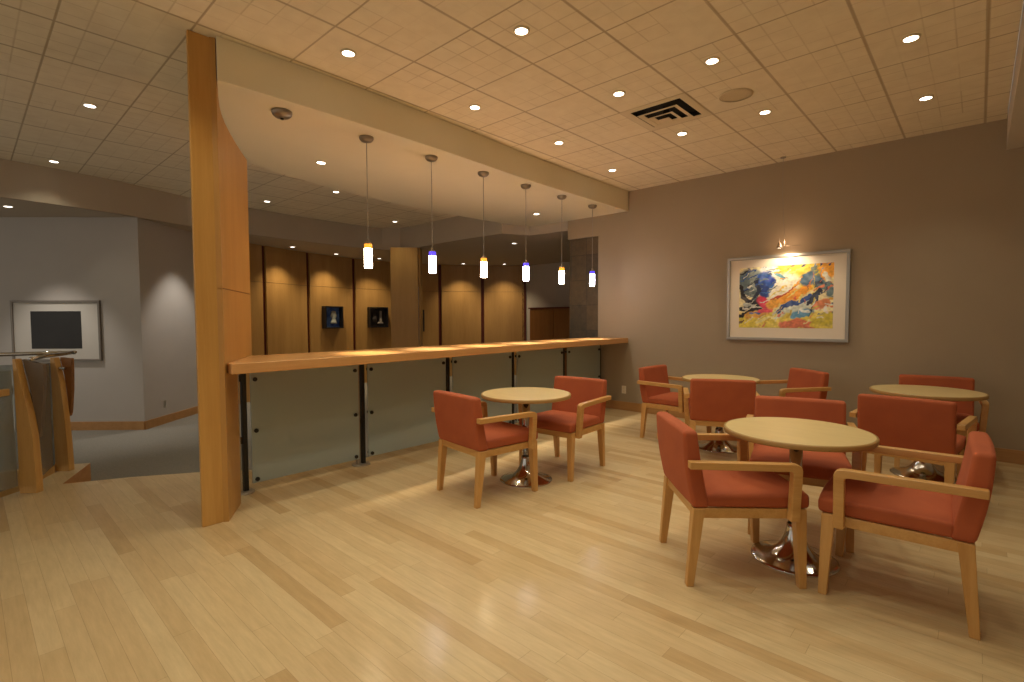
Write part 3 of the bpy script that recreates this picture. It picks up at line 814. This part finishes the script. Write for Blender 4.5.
    for j in range(nv + 1):
        for i in range(nu + 1):
            u = i / nu; v = 1 - j / nv
            n1 = noise.noise(Vector((u * 9, v * 7, 1.3))); n2 = noise.noise(Vector((u * 9, v * 7, 7.7)))
            n4 = noise.noise(Vector((u * 21, v * 17, 4.4)))
            n3 = noise.noise(Vector((u * 40, v * 34, 2.2)))
            uu = u + 0.026 * n1 + 0.012 * n3 + 0.012 * n4; vv = v + 0.032 * n2 + 0.014 * n3 - 0.012 * n4
            c = (0.8, 0.75, 0.5)
            for (pts, w, col, soft), bb in zip(strokes, boxes):
                if not (bb[0] < uu < bb[1] and bb[2] < vv < bb[3]): continue
                d = 9
                if len(pts) == 1: d = math.hypot((uu - pts[0][0]) * asp, vv - pts[0][1])
                for a, b in zip(pts, pts[1:]):
                    ax, ay = a[0] * asp, a[1]; bx, by = b[0] * asp, b[1]; px, py = uu * asp, vv
                    t = max(0, min(1, ((px - ax) * (bx - ax) + (py - ay) * (by - ay)) / ((bx - ax) ** 2 + (by - ay) ** 2 + 1e-9)))
                    d = min(d, math.hypot(px - ax - t * (bx - ax), py - ay - t * (by - ay)))
                w2 = w * asp
                k = (w2 * (1 + soft * 0.5) - d) / (w2 * soft + 1e-6)
                k = max(0, min(1, k)); k = k * k * (3 - 2 * k)
                g_ = 1.0 + 0.30 * n3 + 0.22 * n4; lift = 0.10 * max(0, n2 + n4)
                col = tuple(min(1, x * g_ + lift) for x in col)
                c = tuple(x * (1 - k) + y * k for x, y in zip(c, col))
            cols.append((c[0], c[1], c[2], 1))
    return cols
fr = empty('framed_painting', (-1.735, BY, 1.632))
tag(fr, 'large framed colourful abstract painting hanging on the taupe wall', 'painting')
fw, fh = 0.668, 0.522
bm = B(); ft = 0.036
box(bm, -fw, fw, -0.040, -0.001, fh - ft, fh); box(bm, -fw, fw, -0.040, -0.001, -fh, -fh + ft)
box(bm, -fw, -fw + ft, -0.040, -0.001, -fh + ft, fh - ft); box(bm, fw - ft, fw, -0.040, -0.001, -fh + ft, fh - ft)
obj('frame', bm, SILVER, fr, bevel=0.004)
bm = B(); box(bm, -fw + ft, fw - ft, -0.020, -0.002, -fh + ft, fh - ft)
obj('mat', bm, plain('glazed_mat', srgb(236, 224, 204), 0.7, 0, 0, 8, 0, Coat_Weight=0.6, Coat_Roughness=0.06), fr)
NU, NV = 190, 136
ax0, ax1, az0, az1 = -0.520, 0.510, -0.365, 0.385
bm = B(); G = [[bm.verts.new((ax0 + (ax1 - ax0) * i / NU, -0.0215, az0 + (az1 - az0) * j / NV)) for i in range(NU + 1)] for j in range(NV + 1)]
for j in range(NV):
    for i in range(NU): bm.faces.new((G[j][i], G[j][i + 1], G[j + 1][i + 1], G[j + 1][i]))
art = obj('canvas', bm, BLACK, fr)
at = art.data.color_attributes.new('Pigment', 'FLOAT_COLOR', 'POINT')
for k, c in enumerate(paint(NU, NV)): at.data[k].color = c
t = NT('abstract_pigment'); vc = t.node('ShaderNodeVertexColor', layer_name='Pigment'); t.link(vc.outputs[0], t.b.inputs['Base Color'])
t.set(Roughness=0.5, Coat_Weight=0.6, Coat_Roughness=0.06); art.data.materials[0] = t.m

pl = empty('picture_light', (-1.73, 6.55, CH))
tag(pl, 'small spot lamp hung on a thin rod above the framed painting', 'picture light')
bm = B(); tube(bm, [(0, 0, 0), (0.0, 0, -0.4), (0.035, 0, -1.03)], 0.0022, 8); obj('hanging_rod', bm, CORD, pl)
bm = B(); lathe(bm, [(0.03, 0), (0.03, -0.012), (0, -0.014)], 20); obj('ceiling_plate', bm, CORD, pl)
bm = B(); tube(bm, [(-0.02, 0, -1.022), (0.0, 0, -1.03), (0.19, 0, -1.042)], 0.0035, 8); obj('cross_arm', bm, BRUSHED, pl)
bm = B(); lathe(bm, [(0.010, 0.035), (0.016, 0.02), (0.028, -0.012), (0.034, -0.030), (0.030, -0.031)], 24, False)
o = obj('lamp_head', bm, BRUSHED, pl, smooth=True); o.location = (-0.022, 0, -1.022)
bm = B(); lathe(bm, [(0, -0.026), (0.027, -0.026)], 20, False); ob_ = obj('bulb', bm, LENS, o)
bm = B(); tube(bm, [(-0.022, 0, -0.99), (-0.022, 0, -0.93)], 0.004, 8); obj('pivot_pin', bm, BRUSHED, pl)
spot('picture_lamp', (-1.70, 6.50, 2.20), 12.0, (1.0, 0.80, 0.55), 140, 0.6, 0.02, (-1.72, 6.735, 1.60))
point('picture_lamp_spill', (-1.69, 6.54, 2.27), 1.6, (1.0, 0.62, 0.36), 0.02)

# ------------------------------------------------------------------ outlets
def outlet(name_lab, loc, rz):
    r = empty('wall_outlet', loc, rz); tag(r, name_lab, 'outlet')
    bm = B(); box(bm, -0.036, 0.036, -0.007, 0, -0.058, 0.058); obj('cover_plate', bm, WHITEPLASTIC, r, bevel=0.003)
    for s in (-1, 1):
        bm = B(); box(bm, -0.016, 0.016, -0.010, -0.007, s * 0.024 - 0.014, s * 0.024 + 0.014); obj('socket', bm, LOUVRE, r, bevel=0.002)
outlet('ivory wall outlet low on the taupe wall right of the bar end', (-3.917, BY - 0.001, 0.31), 0)
q = gc + gr * 0.435; outlet('ivory wall outlet low on the grey return wall left of the pillar', (q.x, q.y, 0.12), math.atan2(gr.y, gr.x) + PI)

# ------------------------------------------------------------------ framed picture on the grey wall
gp = gc + gl * 1.16
pf = empty('framed_print', (gp.x, gp.y, 1.24), math.atan2(-gl.y, -gl.x))
tag(pf, 'wide matted dark print in a pewter frame on the left grey wall', 'picture')
a_, b_ = 0.612, 0.425
bm = B(); t_ = 0.028
box(bm, -a_, a_, -0.035, -0.001, b_ - t_, b_); box(bm, -a_, a_, -0.035, -0.001, -b_, -b_ + t_)
box(bm, -a_, -a_ + t_, -0.035, -0.001, -b_ + t_, b_ - t_); box(bm, a_ - t_, a_, -0.035, -0.001, -b_ + t_, b_ - t_)
obj('frame', bm, GREYFRAME, pf, bevel=0.003)
bm = B(); box(bm, -a_ + t_, a_ - t_, -0.018, -0.002, -b_ + t_, b_ - t_); obj('mat', bm, GREYMAT, pf)
bm = B(); box(bm, -0.35, 0.345, -0.0200, -0.0181, -0.25, 0.275); obj('print', bm, BLACKPRINT, pf)

# ------------------------------------------------------------------ shadow boxes on the wood wall
def near_curve(frac_i, s):
    i = frac_i * NS + int(s * NS); a = Vector(curve[i]); b = Vector(curve[i + 1]); return a.lerp(b, s * NS - int(s * NS)), (b - a).normalized()
def shadow_box(seg, s, lab, blue):
    p, d = near_curve(seg, s)
    n = Vector((d.y, -d.x))
    r = empty('shadow_box', (p.x + n.x * 0.004, p.y + n.y * 0.004, 1.425), math.atan2(d.y, d.x)); tag(r, lab, 'display box', 'shadow boxes on the curved wood wall')
    h, dp, t2 = 0.25, 0.13, 0.028
    bm = B()
    box(bm, -h, h, -dp, 0, h - t2, h); box(bm, -h, h, -dp, 0, -h, -h + t2); box(bm, -h, -h + t2, -dp, 0, -h + t2, h - t2); box(bm, h - t2, h, -dp, 0, -h + t2, h - t2)
    obj('case', bm, BLACK, r, bevel=0.003)
    tm = NT('blue_backdrop' if blue else 'grey_backdrop')
    v = tm.coords(); f = tm.noise(v, 7, 3)
    st = [(0.35, srgb(50, 84, 170)), (0.65, srgb(110, 150, 220))] if blue else [(0.35, srgb(22, 20, 20)), (0.65, srgb(66, 60, 56))]
    tm.link(tm.ramp(f, st), tm.b.inputs['Base Color'])
    bm = B(); box(bm, -h + t2, h - t2, -0.02, -0.002, -h + t2, h - t2); obj('backdrop', bm, tm.m, r)
    if blue:
        bm = B(); lathe(bm, [(0, -0.14), (0.09, -0.14), (0.075, -0.10), (0.05, -0.02), (0.085, 0.03), (0.07, 0.10), (0.05, 0.14), (0, 0.15)], 20, False)
        bmesh.ops.scale(bm, vec=(1, 0.35, 1), verts=bm.verts[:]); move(bm, (0.03, -0.055, 0)); obj('figure', bm, plain('pale_ceramic', srgb(196, 200, 190), 0.4, 0, 0.25, 14), r, smooth=True)
    else:
        bm = B(); box(bm, 0.06, 0.11, -0.06, -0.021, -0.14, 0.16); box(bm, 0.0, 0.15, -0.06, -0.021, -0.16, -0.12); obj('figure', bm, plain('pale_carving', srgb(160, 150, 140), 0.5), r, bevel=0.01)
        bm = B(); lathe(bm, [(0, -0.12), (0.06, -0.12), (0.065, -0.03), (0.04, 0.08), (0, 0.1)], 16, False)
        bmesh.ops.scale(bm, vec=(1, 0.35, 1), verts=bm.verts[:]); move(bm, (-0.09, -0.05, 0)); obj('dark_figure', bm, plain('dark_carving', srgb(70, 62, 58), 0.5), r, smooth=True)
shadow_box(2, 0.47, 'black shadow box with a blue backdrop on the curved wood wall', True)
shadow_box(3, 0.55, 'black shadow box with a dark grey inside on the curved wood wall', False)

# ------------------------------------------------------------------ glass railing at the left
rl = empty('glass_railing', (-5.63, 0.36, 0))
tag(rl, 'glass railing with tapered wood fin posts and steel handrail at the left edge', 'railing')
ud = Vector((0.735, 0.678, 0)); vd_ = Vector((-0.678, 0.735, 0))
def fin(org, pr, t0, t1):
    bm = B(); o3 = Vector(org) - Vector((-5.63, 0.36, 0))
    A = [bm.verts.new(o3 + ud * u + vd_ * t0 + Vector((0, 0, z))) for u, z in pr]
    C = [bm.verts.new(o3 + ud * u + vd_ * t1 + Vector((0, 0, z))) for u, z in pr]
    k = len(pr); bm.faces.new(A); bm.faces.new(C[::-1])
    for i in range(k): bm.faces.new((A[i], A[(i + 1) % k], C[(i + 1) % k], C[i]))
    return bm
GREYLAM = plain('taupe_laminate', srgb(120, 104, 86), 0.5)
BROWNLAM = wood('brown_laminate', srgb(140, 92, 44), srgb(156, 106, 54), 2, 0.5)
FINS = [((-5.62, 0.335, 0), GREYLAM,
         [(-0.07, 0), (0.07, 0), (0.066, 0.2), (0.054, 0.47), (0.034, 0.62), (0.006, 0.76), (-0.03, 0.94), (-0.058, 1.085), (-0.08, 1.085), (-0.073, 0.75), (-0.07, 0.4)],
         [(0.052, 0.44), (0.064, 0.48), (0.095, 0.75), (0.115, 0.95), (0.110, 1.035), (-0.055, 1.08), (-0.03, 0.95), (0.012, 0.74)]),
        ((-6.20, 0.60, 0), BROWNLAM,
         [(-0.064, 0), (0.064, 0), (0.056, 0.25), (0.040, 0.52), (0.014, 0.82), (-0.012, 0.95), (-0.032, 1.05), (-0.069, 1.05), (-0.066, 0.7)],
         [(0.036, 0.50), (0.048, 0.54), (0.068, 0.74), (0.076, 0.92), (0.075, 1.04), (-0.03, 1.05), (0.0, 0.90), (0.018, 0.75)])]
for org, lam, fp, lp in FINS:
    post_ = obj('post', fin(org, fp, -0.03, 0.03), RAILWOOD, rl, bevel=0.004)
    obj('side_panel', fin(org, lp, 0.0302, 0.06), lam, post_, bevel=0.003)
def rrel(bm): return move(bm, (5.63, -0.36, 0))
bm = B(); tube(bm, [(-5.52, 0.36, 1.088), (-5.80, 0.47, 1.09), (-6.16, 0.70, 1.095)], 0.017, 12); obj('handrail', rrel(bm), CHROME, rl, smooth=True)
bm = B(); tube(bm, [(-6.12, 0.70, 1.095), (-6.22, 0.40, 1.095), (-6.36, -0.10, 1.095), (-6.6, -1.2, 1.095)], 0.017, 12); obj('handrail', rrel(bm), CHROME, rl, smooth=True)
for a, b in (((-5.70, 0.37), (-6.25, 0.535)), ((-6.24, 0.56), (-6.60, -1.2)), ((-5.66, 0.25), (-5.02, -0.55))):
    a = Vector(a); b = Vector(b); d = b - a
    bm = B(); obox(bm, a, d, d.length, 0.012, 0.06, 1.0); obj('glass_panel', rrel(bm), RAILGLASS, rl)
bm = B(); d = Vector((-6.45, -1.0)) - Vector((-5.72, 0.33)); obox(bm, (-5.60, 0.25), (0.64, -0.80), 1.0, 0.15, 0.80, 0.855, -0.17)
obj('ledge', rrel(bm), RAILWOOD, rl, bevel=0.006)
for z in (0.95, 0.42):
    p = Vector((-6.17, 0.63, z)); bm = B(); tube(bm, [p, p + ud * -0.12], 0.016, 10); obj('glass_clamp', rrel(bm), CHROME, rl)
bm = B(); obox(bm, (-6.30, 0.55), (-0.2, -1.0), 1.8, 0.12, CF, 0.06); obj('kerb', rrel(bm), RAILWOOD, rl, bevel=0.005)

# ------------------------------------------------------------------ camera, world, view
cam = bpy.data.cameras.new('camera'); co = bpy.data.objects.new('camera', cam); COL.objects.link(co)
yaw, pitch, roll = 7.44601614e-01, 4.56772613e-02, -3.41164237e-03
f = Vector((-math.sin(yaw) * math.cos(pitch), math.cos(yaw) * math.cos(pitch), -math.sin(pitch)))
r = Vector((math.cos(yaw), math.sin(yaw), 0)); u = r.cross(f)
c, s = math.cos(roll), math.sin(roll)
r2 = c * r + s * u; u2 = -s * r + c * u
M = Matrix((r2, u2, -f)).transposed().to_4x4(); M.translation = (0, 0, 1.40)
co.matrix_world = M
cam.sensor_width = 36; cam.sensor_fit = 'HORIZONTAL'; cam.lens = 506.408 / 1024 * 36
cam.clip_start = 0.02; cam.clip_end = 100
sc.camera = co

w = bpy.data.worlds.new('world'); sc.world = w; w.use_nodes = True
w.node_tree.nodes['Background'].inputs[0].default_value = (1.0, 0.92, 0.80, 1)
w.node_tree.nodes['Background'].inputs[1].default_value = 0.55  # soft fill through the open rear side, added to brighten ceiling and hall
sc.view_settings.view_transform = 'Standard'; sc.view_settings.look = 'None'
sc.view_settings.exposure = 0.0; sc.view_settings.gamma = 1.0
sc.view_settings.use_curve_mapping = False
